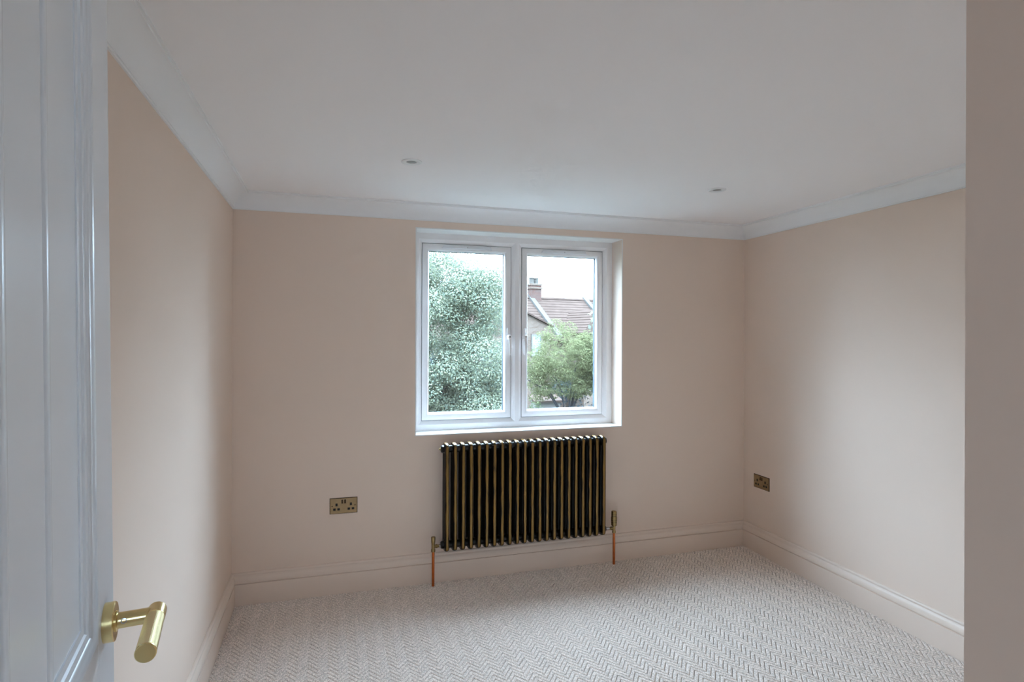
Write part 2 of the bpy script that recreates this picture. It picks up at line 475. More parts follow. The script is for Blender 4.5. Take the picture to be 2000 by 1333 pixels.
# mullion with chamfered edges, mitred into the frame
a, b = SX[0][1] + 0.0032, SX[1][0] - 0.0032
c0, c1 = 1.0865, 1.1115
zb, zt = SZ0 - 0.0032, SZ1 + 0.0032
secs = []
for z, e in ((zb - 0.022, 1.0), (zb, 0.0), (zt, 0.0), (zt + 0.022, 1.0)):
    aa, bb = a + (c0 - a) * e, b + (c1 - b) * e
    secs.append([(aa, YF + 0.019 - 0.0185 * e, z), (c0, YF - 0.0005, z), (c1, YF - 0.0005, z), (bb, YF + 0.019 - 0.0185 * e, z), (bb, YF + 0.068, z), (aa, YF + 0.068, z)])
obj('mullion', MB().loft(secs), M_upvc, win)
YS = YF + 0.0150                    # sash face
for si, (x0, x1) in enumerate(SX):
    mb = MB().ring(x0, x1, SZ0, SZ1, [(0, YS + 0.001), (0.0015, YS), (0.0265, YS), (0.0275, YS + 0.0018), (0.0285, YS + 0.0018), (0.0285, YS + 0.056), (0, YS + 0.056)])
    s = obj('sash', mb, M_upvc, win)
    mb = MB().ring(x0, x1, SZ0, SZ1, [(0.0285, YS + 0.0005), (0.0315, YS + 0.0005), (0.0330, YS + 0.0025), (0.0350, YS + 0.0030), (0.0420, YS + 0.0190), (0.0420, YS + 0.0215), (0.0285, YS + 0.0215)])
    obj('glazing_bead', mb, M_upvc, s)
    mb = MB().ring(x0, x1, SZ0, SZ1, [(0.0285, YS + 0.0215), (0.0428, YS + 0.0215), (0.0428, YS + 0.0228), (0.0285, YS + 0.0228)])
    obj('gasket', mb, M_seal, s)
    for q in range(2):
        y0 = YS + 0.0230 + q * 0.0200
        obj('pane', MB().box(x0 + 0.030, x1 - 0.030, y0, y0 + 0.004, SZ0 + 0.030, SZ1 - 0.030), M_glass, s)
    mb = MB().ring(x0, x1, SZ0, SZ1, [(0.0300, YS + 0.0275), (0.0435, YS + 0.0275), (0.0435, YS + 0.0425), (0.0300, YS + 0.0425)])
    obj('spacer_bar', mb, M_spacer, s)
    # dark line of the seal round the sash
    mb = MB().ring(x0 - 0.0031, x1 + 0.0031, SZ0 - 0.0031, SZ1 + 0.0031, [(0, YS + 0.005), (0.0030, YS + 0.005), (0.0030, YS + 0.05), (0, YS + 0.05)])
    obj('seal', mb, M_seal, s)
    # trickle vent on the top rail
    v0 = (0.630, 1.262)[si]; v1 = (0.940, 1.572)[si]
    z0, z1 = SZ1 - 0.0260, SZ1 - 0.0040
    vt = obj('trickle_vent', MB().loft([[(v0 + dx, y, z0 + dz), (v1 - dx, y, z0 + dz), (v1 - dx - 0.010, y, z1 - dz), (v0 + dx + 0.010, y, z1 - dz)]
                                for y, dx, dz in ((YS, 0, 0), (YS - 0.006, 0, 0), (YS - 0.010, 0.004, 0.005))]), M_vent, win)
    obj('screw', MB().lathe(((v0 + v1) / 2, YS - 0.0098, (z0 + z1) / 2), (0, -1, 0), [(0, 0.0028), (0.0008, 0.0028), (0.0010, 0.0005)], 10), M_steel, vt)
    # espagnolette handle on the meeting stile
    hx = x1 - 0.0150 if si == 0 else x0 + 0.0150
    hz = 1.420
    hb = MB()
    hb.box(hx - 0.0115, hx + 0.0115, YS - 0.009, YS, hz - 0.038, hz + 0.034, 0.004)
    h_ = obj('handle', hb, M_upvc, win)
    kb = MB().lathe((hx, YS - 0.008, hz - 0.022), (0, -1, 0), [(0, 0.0130), (0.018, 0.0122), (0.026, 0.0122), (0.030, 0.0105), (0.031, 0.007)], 18)
    obj('spindle_hub', kb, M_upvc, h_)
    obj('keyhole', MB().lathe((hx, YS - 0.0388, hz - 0.022), (0, -1, 0), [(0, 0.0042), (0.0006, 0.0042), (0.0008, 0.0002)], 12), M_gasket, h_)
    rings = []
    for t in np.linspace(0, 1, 9):
        zz = hz - 0.020 - 0.114 * t
        yy = YS - 0.030 - 0.013 * math.sin(t * math.pi * 0.8) - 0.002 * t
        hw = 0.0098 * (1 - 0.6 * t ** 1.5); ht = 0.0065 * (1 - 0.6 * t)
        rings.append([(hx + hw * math.cos(q), yy + ht * math.sin(q), zz) for q in np.linspace(0, 2 * math.pi, 12, endpoint=False)])
    obj('lever', MB().loft(rings, True, True, True), M_upvc, h_)

# ------------------------------------------------------------------ ceiling downlights
for i, (x, y, lab) in enumerate(((0.3215, 2.5103, 'white recessed ceiling downlight nearer the white door'),
                                 (1.8466, 2.5234, 'white recessed ceiling downlight nearer the right wall'))):
    e = empty('downlight', (x, y, CZ), lab, 'downlight', 'recessed ceiling downlights')
    n = 40
    prof = [(0.0, 0.0435), (0.0025, 0.0435), (0.0045, 0.0415), (0.0055, 0.036), (0.0045, 0.029), (0.0030, 0.0225), (-0.004, 0.0210), (-0.004, 0.030), (0.0, 0.0435)]
    rings = []
    for d, r in prof:
        rings.append([(x + r * math.cos(q), y + r * math.sin(q), CZ - d) for q in np.linspace(0, 2 * math.pi, n, endpoint=False)])
    obj('bezel', MB().loft(rings, True, False, True), M_bezel, e)
    obj('lens', MB().lathe((x, y, CZ + 0.003), (0, 0, -1), [(0, 0.0212), (0.0035, 0.0212), (0.0048, 0.015), (0.0052, 0.002)], 28), M_lens, e)

# ------------------------------------------------------------------ column radiator
RXS, RP, RN = 0.6195, 0.04563, 22
RZ0, RZ1 = 0.1935, 0.8005
RYF, RYB = BY - 0.1020, BY - 0.0290   # front and rear tube axes of the three columns
R_T = 0.0125
rad = empty('column_radiator', (RXS, BY - 0.0655, RZ0), 'low three column radiator in rubbed antique brass under the window', 'radiator')
def section_mesh():
    mb = MB(); x = RXS; hz = 0.030
    mb.lathe((x, RYF, RZ0 + 0.02), (0, 0, 1), [(0, R_T), (RZ1 - RZ0 - 0.04, R_T)], 20)
    # rounded heads joining the two tubes at top and bottom
    for zc, sgn in ((RZ1 - hz, 1), (RZ0 + hz, -1)):
        outl = []
        ym, hy = (RYF + RYB) / 2, (RYB - RYF) / 2 + R_T
        N = 22
        for i in range(N):
            a = 2 * math.pi * i / N
            ca, sa = math.cos(a), math.sin(a)
            e = 2 / 2.6
            outl.append((math.copysign(abs(ca) ** e, ca) * hy, math.copysign(abs(sa) ** e, sa) * hz))
        rings = []
        for dx, k in ((-1, 0.72), (-0.86, 0.88), (-0.5, 0.97), (0, 1.0), (0.5, 0.97), (0.86, 0.88), (1, 0.72)):
            rings.append([(x + dx * R_T * 1.02, ym + oy * k, zc + oz * k) for oy, oz in outl])
        mb.loft(rings, True, True, True)
    return mb
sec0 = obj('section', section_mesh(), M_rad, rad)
mb = MB()
for y in ((RYF + RYB) / 2, RYB): mb.lathe((RXS, y, RZ0 + 0.02), (0, 0, 1), [(0, R_T), (RZ1 - RZ0 - 0.04, R_T)], 16)
# hubs between neighbouring sections
for zc, sgn in ((RZ1 - 0.030, 1), (RZ0 + 0.030, -1)):
    mb.lathe((RXS - RP / 2, (RYF + RYB) / 2, zc - sgn * 0.004), (1, 0, 0), [(0, 0.0205), (RP, 0.0205)], 20)
core0 = obj('core', mb, M_dark, sec0)
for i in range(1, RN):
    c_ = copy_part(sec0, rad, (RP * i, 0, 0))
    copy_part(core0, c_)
ym = (RYF + RYB) / 2
xe0, xe1 = RXS - RP / 2, RXS + RP * (RN - 1) + RP / 2
for x, d in ((xe0, -1), (xe1, 1)):
    for z in (RZ1 - 0.034, RZ0 + 0.034):
        mb = MB().lathe((x - d * 0.012, ym, z), (d, 0, 0), [(0, 0.0225), (0.012, 0.0225), (0.014, 0.0205), (0.018, 0.0195), (0.020, 0.014)], 8, smooth=False)
        obj('end_plug', mb, M_dark, rad)
# bleed valve in the top left plug
obj('bleed_valve', MB().lathe((xe0 - 0.007, ym, RZ1 - 0.034), (-1, 0, 0), [(0, 0.009), (0.004, 0.009), (0.006, 0.004), (0.011, 0.004)], 10), M_valve, rad)
for k in (3, 18):
    x = RXS + RP * (k + 0.5)
    mb = MB().box(x - 0.008, x + 0.008, BY - 0.065, BY, RZ1 - 0.075, RZ1 - 0.062); mb.box(x - 0.012, x + 0.012, BY - 0.006, BY, RZ1 - 0.12, RZ1 - 0.05)
    obj('wall_bracket', mb, M_dark, rad)

def valve(x, y, zt, d, tall, label):
    """d: +1 when the tail runs towards +x"""
    e = empty('radiator_valve', (x, y, 0), label, 'valve', 'radiator valves')
    obj('pipe', MB().lathe((x, y, -0.004), (0, 0, 1), [(0, 0.0075), (zt - 0.024, 0.0075)], 16), M_copper, e)
    mb = MB().lathe((x, y, zt - 0.030), (0, 0, 1), [(0, 0.0085), (0.001, 0.0118), (0.013, 0.0118), (0.014, 0.0095), (0.017, 0.0088), (0.042, 0.0088), (0.046, 0.0075)], 14)
    obj('body', mb, M_valve, e)
    mb = MB().lathe((x, y, zt), (d, 0, 0), [(0, 0.0075), (0.012, 0.0075), (0.0125, 0.0115), (0.022, 0.0115), (0.0225, 0.0085), (0.034, 0.0085)], 8, smooth=False)
    obj('union_nut', mb, M_valve, e)
    x2 = (xe0 - 0.008) if d > 0 else (xe1 + 0.008)
    obj('tail', MB().tube((x + d * 0.032, y, zt), (x2, y, zt), 0.0085, 14), M_steel, e)
    if tall:
        c = MB().lathe((x, y, zt + 0.014), (0, 0, 1), [(0, 0.013), (0.003, 0.0165), (0.052, 0.0192), (0.054, 0.0166), (0.086, 0.0166), (0.091, 0.0145), (0.093, 0.009)], 24)
        h_ = obj('thermostat_head', c, M_valve, e)
        for z in (0.022, 0.034, 0.060, 0.070):
            r_ = 0.0166 + 0.00055 * (z - 0.003) / 0.01 if z < 0.05 else 0.0165
            obj('grip_band', MB().lathe((x, y, zt + 0.014 + z), (0, 0, 1), [(0, r_), (0.0008, r_ + 0.0008), (0.0020, r_ + 0.0008), (0.0028, r_)], 24), M_rocker, h_)
    else:
        c = MB().lathe((x, y, zt + 0.012), (0, 0, 1), [(0, 0.0085), (0.006, 0.0095), (0.012, 0.0112), (0.040, 0.0118), (0.042, 0.0105)], 20)
        obj('cap', c, M_valve, e)
    return e
VZ = RZ0 + 0.030
valve(0.5490, BY - 0.0655, VZ, 1, False, 'small brass lockshield valve on a copper pipe, door side of the radiator')
valve(1.6665, BY - 0.0655, VZ, -1, True, 'brass thermostatic valve with tall head on a copper pipe beside the radiator')

# ------------------------------------------------------------------ double sockets
def socket(M, label):
    """built in a local frame: x across 0..0.146, y out of the wall (negative into the room), z 0..0.086"""
    org = tuple(M @ Vector((0.073, 0, 0)))
    e = empty('double_socket', org, label, 'socket', 'antique brass double sockets')
    def part(name, mb, mt, parent=e): return obj(name, mb.xform(M), mt, parent)
    W, Hh = 0.146, 0.086
    # plate as a grid with openings cut for the pins and rockers
    holes = []
    for cx in (0.0358, 0.1112):
        holes.append((cx - 0.0055, cx + 0.0055, 0.0425, 0.0575))
        holes.append((cx - 0.0175, cx - 0.0045, 0.0190, 0.0310))
        holes.append((cx + 0.0045, cx + 0.0175, 0.0190, 0.0310))
    for cx in (0.0655, 0.0805): holes.append((cx - 0.0056, cx + 0.0056, 0.0555, 0.0765))
    xs = sorted({0.003, W - 0.003} | {h[0] for h in holes} | {h[1] for h in holes})
    zs = sorted({0.003, Hh - 0.003} | {h[2] for h in holes} | {h[3] for h in holes})
    T = 0.0055
    mb = MB()
    for i in range(len(xs) - 1):
        for j in range(len(zs) - 1):
            cxm, czm = (xs[i] + xs[i + 1]) / 2, (zs[j] + zs[j + 1]) / 2
            if any(h[0] < cxm < h[1] and h[2] < czm < h[3] for h in holes): continue
            mb.add([(xs[i], -T, zs[j]), (xs[i + 1], -T, zs[j]), (xs[i + 1], -T, zs[j + 1]), (xs[i], -T, zs[j + 1])], [(0, 1, 2, 3)])
    rim = [(0.0, 0.0), (0.0, -0.0025), (0.0012, -0.0045), (0.003, -T)]
    rings = [[(i, y, i), (W - i, y, i), (W - i, y, Hh - i), (i, y, Hh - i)] for i, y in rim]
    plate = part('plate', mb, M_plate)
    part('rim', MB().loft(rings, True, False), M_rocker, plate)
    for h in holes[:6]:
        mb = MB(); mb.loft([[(h[0], y, h[2]), (h[1], y, h[2]), (h[1], y, h[3]), (h[0], y, h[3])] for y in (-T, -0.001)], True, False); mb.add([(h[0], -0.001, h[2]), (h[1], -0.001, h[2]), (h[1], -0.001, h[3]), (h[0], -0.001, h[3])], [(0, 1, 2, 3)])
        part('pin_insert', mb, M_black)
    for k, h in enumerate(holes[6:]):
        a, b_ = h[0] + 0.0004, h[1] - 0.0004
        zm = (h[2] + h[3]) / 2
        part('rocker', MB().loft([[(a, 0, h[2] + .0004), (b_, 0, h[2] + .0004), (b_, 0, h[3] - .0004), (a, 0, h[3] - .0004)],
                                  [(a, -T - 0.0030, h[2] + .0004), (b_, -T - 0.0030, h[2] + .0004), (b_, -T - 0.0002, h[3] - .0004), (a, -T - 0.0002, h[3] - .0004)]]), M_rocker)
    for cx in (0.013, 0.133):
        part('screw', MB().lathe((cx, -T + 0.0002, 0.043), (0, -1, 0), [(0, 0.0036), (0.0006, 0.0036), (0.0009, 0.001)], 12), M_rocker)
    return e
socket(Matrix.Translation((-0.0062, BY, 0.4315)), 'antique brass double socket on the window wall left of the radiator')
ang = math.atan2(SK, 1.0)
# right wall: local x runs towards the camera (-y), local -y points into the room (-x)
d = Vector((-SK, -1, 0)); d = Vector((SK * -1, -1, 0)).normalized()
d = Vector((right_x(3.0) - right_x(3.1), -0.1, 0)).normalized()
nrm = Vector((d.y, -d.x, 0))          # into the room
if nrm.x > 0: nrm = -nrm
M3 = Matrix((d, -nrm, Vector((0, 0, 1)))).transposed().to_4x4()
ys = 3.238
M3.translation = Vector((right_x(ys), ys, 0.4195))
socket(M3, 'antique brass double socket low on the right hand wall')

# ------------------------------------------------------------------ door, standing open beside the camera
ANG = math.radians(-8.4)
dt = Vector((math.sin(ANG), math.cos(ANG), 0))     # towards the free edge
dn = Vector((dt.y, -dt.x, 0))                       # face seen from the camera
LEAN = 0.0122
E0 = Vector((-0.2798, 0.9016, 0))
def dmat():
    # local x = along the leaf (0 at free edge, negative to the hinge), y = into the leaf, z up; slight lean about z = 1.41
    zax = (Vector((0, 0, 1)) - dn * LEAN)
    M = Matrix((dt, -dn, zax)).transposed().to_4x4()
    M.translation = E0 + dn * LEAN * 1.41
    return M
DM = dmat()
DW, DH, DT = 0.762, 1.985, 0.040
door = empty('door_1', tuple(DM @ Vector((-DW, 0.02, 0.012))), 'white panelled door standing open with a brass lever handle', 'door', kind='structure')
def dpart(name, mb, mt=M_door, parent=door): return obj(name, mb.xform(DM), mt, parent)
ST = 0.0985
REC = 0.012
zr0, zr1 = 0.840, 1.044          # lock rail
dpart('stile', MB().box(-ST, 0, 0, DT, 0.012, DH, 0.0015))
dpart('stile', MB().box(-DW, -DW + ST, 0, DT, 0.012, DH, 0.0015))
for z0, z1 in ((0.012, 0.23), (zr0, zr1), (DH - 0.11, DH)):
    dpart('rail', MB().box(-DW + ST, -ST, 0, DT, z0, z1))
for z0, z1 in ((zr1, DH - 0.11), (0.23, zr0)):
    # boards of the panel, jointed with a small bead
    xj = [-ST, -0.2560, -0.3760, -0.4960, -0.6160, -DW + ST]
    for i in range(len(xj) - 1):
        a, b_ = xj[i + 1], xj[i]
        bead = 0.015 if i < len(xj) - 2 else 0.0
        r = [(a, 0.028), (b_ - 0.0006, 0.028), (b_ - 0.0006, REC + 0.0008), (b_ - 0.0012, REC)]
        if bead:
            for q in np.linspace(0, math.pi, 9):
                r.append((a + bead / 2 + 0.001 + bead / 2 * math.cos(q), REC - 0.0026 * math.sin(q)))
            r += [(a, REC + 0.0008)]
        else:
            r += [(a, REC)]
        dpart('board', MB().loft([[(x, y, z) for x, y in r] for z in (z0, z1)], True, True, True))
    # bolection moulding round the panel
    mp = [(0, REC + 0.002), (0, -0.0002), (0.0040, 0.0006), (0.0055, 0.0022), (0.0105, 0.0030), (0.0135, 0.0062), (0.0205, 0.0072), (0.0225, 0.0095), (0.0300, 0.0104), (0.0310, REC + 0.002)]
    mb = MB()
    rings = [[(-DW + ST + i, y, z0 + i), (-ST - i, y, z0 + i), (-ST - i, y, z1 - i), (-DW + ST + i, y, z1 - i)] for i, y in mp]
    mb.loft(rings, True, False, False, ends=True)
    dpart('panel_moulding', mb)
for z in (0.22, 1.0, 1.78):
    dpart('hinge', MB().lathe((-DW - 0.004, -0.002, z), (0, 0, 1), [(0, 0.006), (0.10, 0.006)], 12), M_brass)
# lever handle
hu, hz = -0.059, 1.050
rose = MB().lathe((hu, 0.0005, hz), (0, -1, 0), [(0, 0.0236), (0.0110, 0.0236), (0.0120, 0.0228), (0.0120, 0.0120)], 48)
hd = dpart('handle', rose, M_brass)
hd['label'] = 'satin brass lever handle with knurled grip'
dpart('neck', MB().lathe((hu, -0.0095, hz), (0, -1, 0), [(0, 0.0125), (0.0035, 0.0125), (0.0045, 0.0100), (0.0065, 0.0096), (0.046, 0.0096)], 32), M_brass, hd)
dpart('grub_screw', MB().lathe((hu - 0.0080, -0.021, hz + 0.0020), (-1, 0, 0.2), [(0, 0.0034), (0.0016, 0.0034), (0.0017, 0.0024), (0.0008, 0.0020)], 14), M_steel, hd)
gy = -0.0545
dpart('grip_collar', MB().lathe((hu + 0.0135, gy, hz), (-1, 0, 0), [(0, 0.0092), (0.0010, 0.0110), (0.0270, 0.0110)], 36), M_brass, hd)
dpart('grip', MB().lathe((hu - 0.0135, gy, hz), (-1, 0, 0), [(0, 0.0108), (0.0865, 0.0108)], 36), M_knurl, hd)
dpart('end_cap', MB().lathe((hu - 0.0999, gy, hz), (-1, 0, 0), [(0, 0.0110), (0.0020, 0.0110), (0.0030, 0.0100), (0.0031, 0.0)], 36), M_brass, hd)

# ------------------------------------------------------------------ the view outside
GZ = -5.6
def at(px, py, depth):
    """world point seen at pixel (px, py) of the 2000-wide frame, depth metres along the view axis"""
    return Vector((0, 0, CAM_H)) + fwd * depth + rgt2 * ((px - 1000) / 1150 * depth) - up2 * ((py - 655.4) / 1150 * depth)

M_ground = mat('garden_grass', (0.014, 0.020, 0.014), 0.95, spec=0.0, var=0.4, vscale=1.5)
g = MB().box(-90, 110, -60, 160, GZ - 0.5, GZ)
tag(obj('ground', g, M_ground), 'garden ground far below the window', 'ground', kind='structure')

def leaf_mat(name, c1, c2, trans=0.4):
    m = bpy.data.materials.new(name); m.use_nodes = True
    n = m.node_tree.nodes; l = m.node_tree.links; b = n['Principled BSDF']; out = n['Material Output']
    geo = n.new('ShaderNodeNewGeometry')
    mx = n.new('ShaderNodeMix'); mx.data_type = 'RGBA'
    mx.inputs['A'].default_value = (*c1, 1); mx.inputs['B'].default_value = (*c2, 1)
    l.new(geo.outputs['Random Per Island'], mx.inputs['Factor'])
    l.new(mx.outputs['Result'], b.inputs['Base Color'])
    b.inputs['Roughness'].default_value = 0.9; b.inputs['Specular IOR Level'].default_value = 0.0
    tr = n.new('ShaderNodeBsdfTranslucent'); l.new(mx.outputs['Result'], tr.inputs['Color'])
    ms = n.new('ShaderNodeMixShader'); ms.inputs[0].default_value = trans
    l.new(b.outputs[0], ms.inputs[1]); l.new(tr.outputs[0], ms.inputs[2]); l.new(ms.outputs[0], out.inputs['Surface'])
    return m
M_leaf1 = leaf_mat('maple_leaf', (0.088, 0.108, 0.088), (0.162, 0.166, 0.106))
M_leaf2 = leaf_mat('ash_leaf', (0.072, 0.080, 0.042), (0.132, 0.130, 0.066))
M_leaf3 = leaf_mat('shrub_leaf', (0.036, 0.052, 0.024), (0.065, 0.080, 0.038))
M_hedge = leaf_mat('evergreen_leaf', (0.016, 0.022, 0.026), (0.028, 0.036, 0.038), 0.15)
M_bark = mat('grey_bark', (0.03, 0.029, 0.031), 0.9, spec=0.0, bump=0.5, bscale=20, var=0.3, vscale=8)

def foliage_mesh(name, clumps, per, size, aspect, mtl, droop=0.0):
    """clumps: list of (centre, radius); leaves are folded four point blades"""
    P, S = [], []
    for c, r in clumps:
        k = max(4, int(per * (r ** 2)))
        d = rng.normal(size=(k, 3)); d /= np.linalg.norm(d, axis=1, keepdims=True)
        rad_ = r * rng.uniform(0.55, 1.0, size=(k, 1)) ** 0.6
        P.append(np.array(c)[None, :] + d * rad_ * np.array([1, 1, 0.8])); S.append(d)
    P = np.concatenate(P); S = np.concatenate(S)
    n = len(P)
    nrm = S * 0.9 + np.array([0, 0, 0.30]) + rng.normal(size=(n, 3)) * 0.28
    nrm /= np.linalg.norm(nrm, axis=1, keepdims=True)
    ax = rng.normal(size=(n, 3)) + S * 0.6 + np.array([0, 0, -droop])
    ax -= (ax * nrm).sum(1, keepdims=True) * nrm
    ax /= np.linalg.norm(ax, axis=1, keepdims=True)
    sd = np.cross(nrm, ax)
    L = (size * rng.uniform(0.7, 1.25, size=(n, 1)))
    W = L * aspect
    fold = nrm * L * 0.12
    v = np.stack([P, P + ax * L * 0.45 + sd * W * 0.5 + fold, P + ax * L - nrm * L * droop * 0.1, P + ax * L * 0.45 - sd * W * 0.5 + fold], 1).reshape(-1, 3)
    base = np.arange(n)[:, None] * 4
    F = np.concatenate([base + np.array([[0, 1, 2]]), base + np.array([[0, 2, 3]])], 1).reshape(-1, 3)
    me = bpy.data.meshes.new(name)
    me.vertices.add(len(v)); me.vertices.foreach_set('co', v.ravel().astype(np.float32))
    me.loops.add(F.size); me.loops.foreach_set('vertex_index', F.ravel().astype(np.int32))
    me.polygons.add(len(F)); me.polygons.foreach_set('loop_start', np.arange(0, F.size, 3, dtype=np.int32))
    me.polygons.foreach_set('loop_total', np.full(len(F), 3, dtype=np.int32))
    me.update(calc_edges=True); me.materials.append(mtl)
    return me

def tree(name, base, crown, label, cat, mtl, nclump, clump_r, per, size, aspect, seed, droop=0.0, group=None, trunk_r=0.2, lean=(0, 0)):
    """crown = list of (centre offset, radii) ellipsoids in world metres"""
    global rng
    rng = np.random.default_rng(seed)
    e = empty(name, tuple(base), label, cat, group)
    clumps = []
    for (c, r) in crown:
        k = int(nclump * r[0] * r[2])
        d = rng.normal(size=(k, 3)); d /= np.linalg.norm(d, axis=1, keepdims=True)
        q = rng.uniform(0.35, 1.0, size=(k, 1)) ** 0.45
        pts = np.array(c) + d * q * np.array(r)
        for p in pts: clumps.append((p, clump_r * rng.uniform(0.6, 1.25)))
    loc = [(c - np.array(base), r) for c, r in clumps]
    me = foliage_mesh('foliage', loc, per, size, aspect, mtl, droop)
    o = bpy.data.objects.new('foliage', me); COL.objects.link(o); o.parent = e
    o['kind'] = 'stuff'
    # trunk and main limbs
    mb = MB()
    c0 = Vector(crown[0][0])
    b0 = Vector(base)
    fork = b0.lerp(c0, 0.62)
    mb.lathe(b0, fork - b0, [(0, trunk_r * 1.25), ((fork - b0).length * 0.2, trunk_r), ((fork - b0).length, trunk_r * 0.75)], 10)
    obj('trunk', mb, M_bark, e)
    for k in range(9):
        c, r = clumps[rng.integers(len(clumps))]
        tip = Vector(c)
        midp = fork.lerp(tip, 0.5) + Vector((0, 0, 0.25))
        mb = MB(); mb.tube(fork - Vector((0, 0, 0.3)), midp, trunk_r * 0.42, 8, trunk_r * 0.26); mb.tube(midp, tip, trunk_r * 0.26, 8, 0.02)
        obj('branch', mb, M_bark, e)
    return e

# big maple filling the left casement
c = at(790, 640, 16.0)
b = Vector((c.x, c.y, GZ))
crown = [((c.x, c.y, c.z), (2.55, 2.4, 2.35)),
         (tuple(at(868, 556, 15.6)), (1.1, 1.1, 0.92)),
         (tuple(at(935, 590, 15.4)), (0.70, 0.9, 1.12)),
         (tuple(at(945, 720, 15.2)), (0.85, 1.0, 1.3)),
         (tuple(at(850, 760, 15.0)), (1.3, 1.2, 1.0)),
         (tuple(at(930, 810, 15.6)), (1.2, 1.2, 0.8)),
         (tuple(at(700, 560, 16.2)), (1.6, 1.6, 1.5))]
tree('maple_tree', b, crown, 'tall dense blue-green maple filling the view through the left casement', 'tree', M_leaf1, 32, 0.46, 3000, 0.046, 0.85, 11, 0.2, 'garden trees', 0.22)
# taller neighbours further left along the garden edge
for k, (x, y, zt) in enumerate(((-5.6, 16.0, 6.0), (-9.6, 8.4, 5.6))):
    tree('maple_tree', Vector((x, y, GZ)), [((x, y, zt - 3.2), (2.9, 2.5, 3.1))], ('leafy tree next to the tall maple, on its left', 'leafy tree second to the left of the tall maple')[k],
         'tree', M_leaf1, 14, 0.6, 160, 0.17, 0.85, 51 + k, 0.2, 'garden trees', 0.22)
# two unseen trees added on the right to cut sky light on the left wall
for k, (x, y, zt) in enumerate(((10.8, 16.0, 5.2), (15.6, 9.4, 5.4))):
    tree('maple_tree', Vector((x, y, GZ)), [((x, y, zt - 3.2), (2.9, 2.5, 3.1))], ('leafy tree added right of the ash, unseen, to screen sky light', 'leafy tree added farthest right, unseen, to screen sky light')[k],
         'tree', M_leaf1, 14, 0.6, 160, 0.17, 0.85, 61 + k, 0.2, 'garden trees', 0.22)
# lighter ash in front of the houses
c = at(1102, 705, 24.5)
b = Vector((c.x + 0.3, c.y, GZ))
crown = [((c.x, c.y, c.z), (1.50, 1.4, 1.57)),
         (tuple(at(1048, 735, 24.2)), (0.72, 0.9, 1.10)),
         (tuple(at(1150, 710, 24.4)), (1.0, 1.0, 1.45)),
         (tuple(at(1200, 710, 24.6)), (1.15, 1.1, 1.5))]
tree('ash_tree', b, crown, 'yellow-green ash tree in front of the houses, seen through the right casement', 'tree', M_leaf2, 36, 0.34, 1300, 0.115, 0.28, 23, 0.9, 'garden trees', 0.10)
# low shrub at the foot of the right casement
c = at(1028, 815, 20.3)
tree('garden_shrub', Vector((c.x, c.y, GZ)), [((c.x, c.y, c.z - 0.3), (0.85, 0.5, 1.0))], 'bright green bush at the foot of the right casement view', 'shrub', M_leaf3, 60, 0.2, 1200, 0.09, 0.4, 31, 0.2, 'garden trees', 0.05)
# dark evergreen mass further back, closing the gaps below the crowns
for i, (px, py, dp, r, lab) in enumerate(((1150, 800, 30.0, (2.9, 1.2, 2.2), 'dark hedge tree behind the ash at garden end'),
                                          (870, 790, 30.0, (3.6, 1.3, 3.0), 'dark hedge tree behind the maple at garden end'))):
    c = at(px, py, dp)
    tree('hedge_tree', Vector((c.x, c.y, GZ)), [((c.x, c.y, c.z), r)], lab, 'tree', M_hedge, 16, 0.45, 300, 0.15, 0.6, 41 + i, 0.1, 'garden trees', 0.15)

# ------------------------------------------------------------------ terraced house with chimney
def brick_mat(name, c1, c2, mortar, scale=1.0):
    m = bpy.data.materials.new(name); m.use_nodes = True
    n = m.node_tree.nodes; l = m.node_tree.links; b = n['Principled BSDF']
    tc = n.new('ShaderNodeTexCoord'); br = n.new('ShaderNodeTexBrick')
    mp = n.new('ShaderNodeMapping'); mp.inputs['Rotation'].default_value = (math.radians(90), 0, 0)
    l.new(tc.outputs['Object'], mp.inputs[0]); l.new(mp.outputs[0], br.inputs['Vector'])
    br.inputs['Color1'].default_value = (*c1, 1); br.inputs['Color2'].default_value = (*c2, 1); br.inputs['Mortar'].default_value = (*mortar, 1)
    br.inputs['Scale'].default_value = scale; br.inputs['Brick Width'].default_value = 0.225; br.inputs['Row Height'].default_value = 0.075; br.inputs['Mortar Size'].default_value = 0.012
    l.new(br.outputs['Color'], b.inputs['Base Color']); b.inputs['Roughness'].default_value = 0.95; b.inputs['Specular IOR Level'].default_value = 0.0
    return m
M_brick = brick_mat('stock_brick', (0.050, 0.029, 0.020), (0.072, 0.050, 0.038), (0.088, 0.076, 0.066))
M_redbrick = brick_mat('red_brick', (0.055, 0.020, 0.014), (0.055, 0.032, 0.026), (0.055, 0.050, 0.046))
M_tile = mat('brown_roof_tile', (0.040, 0.0275, 0.0225), 0.95, spec=0.0, var=0.3, vscale=2.2)
M_lead = mat('lead_flashing', (0.050, 0.0455, 0.042), 0.9, spec=0.0)
M_pot = mat('cream_chimney_pot', (0.045, 0.041, 0.036), 0.9, spec=0.0)
M_white = mat('white_render', (0.080, 0.072, 0.065), 0.9, spec=0.0)
M_hglass = mat('dark_house_glass', (0.08, 0.10, 0.12), 0.1)

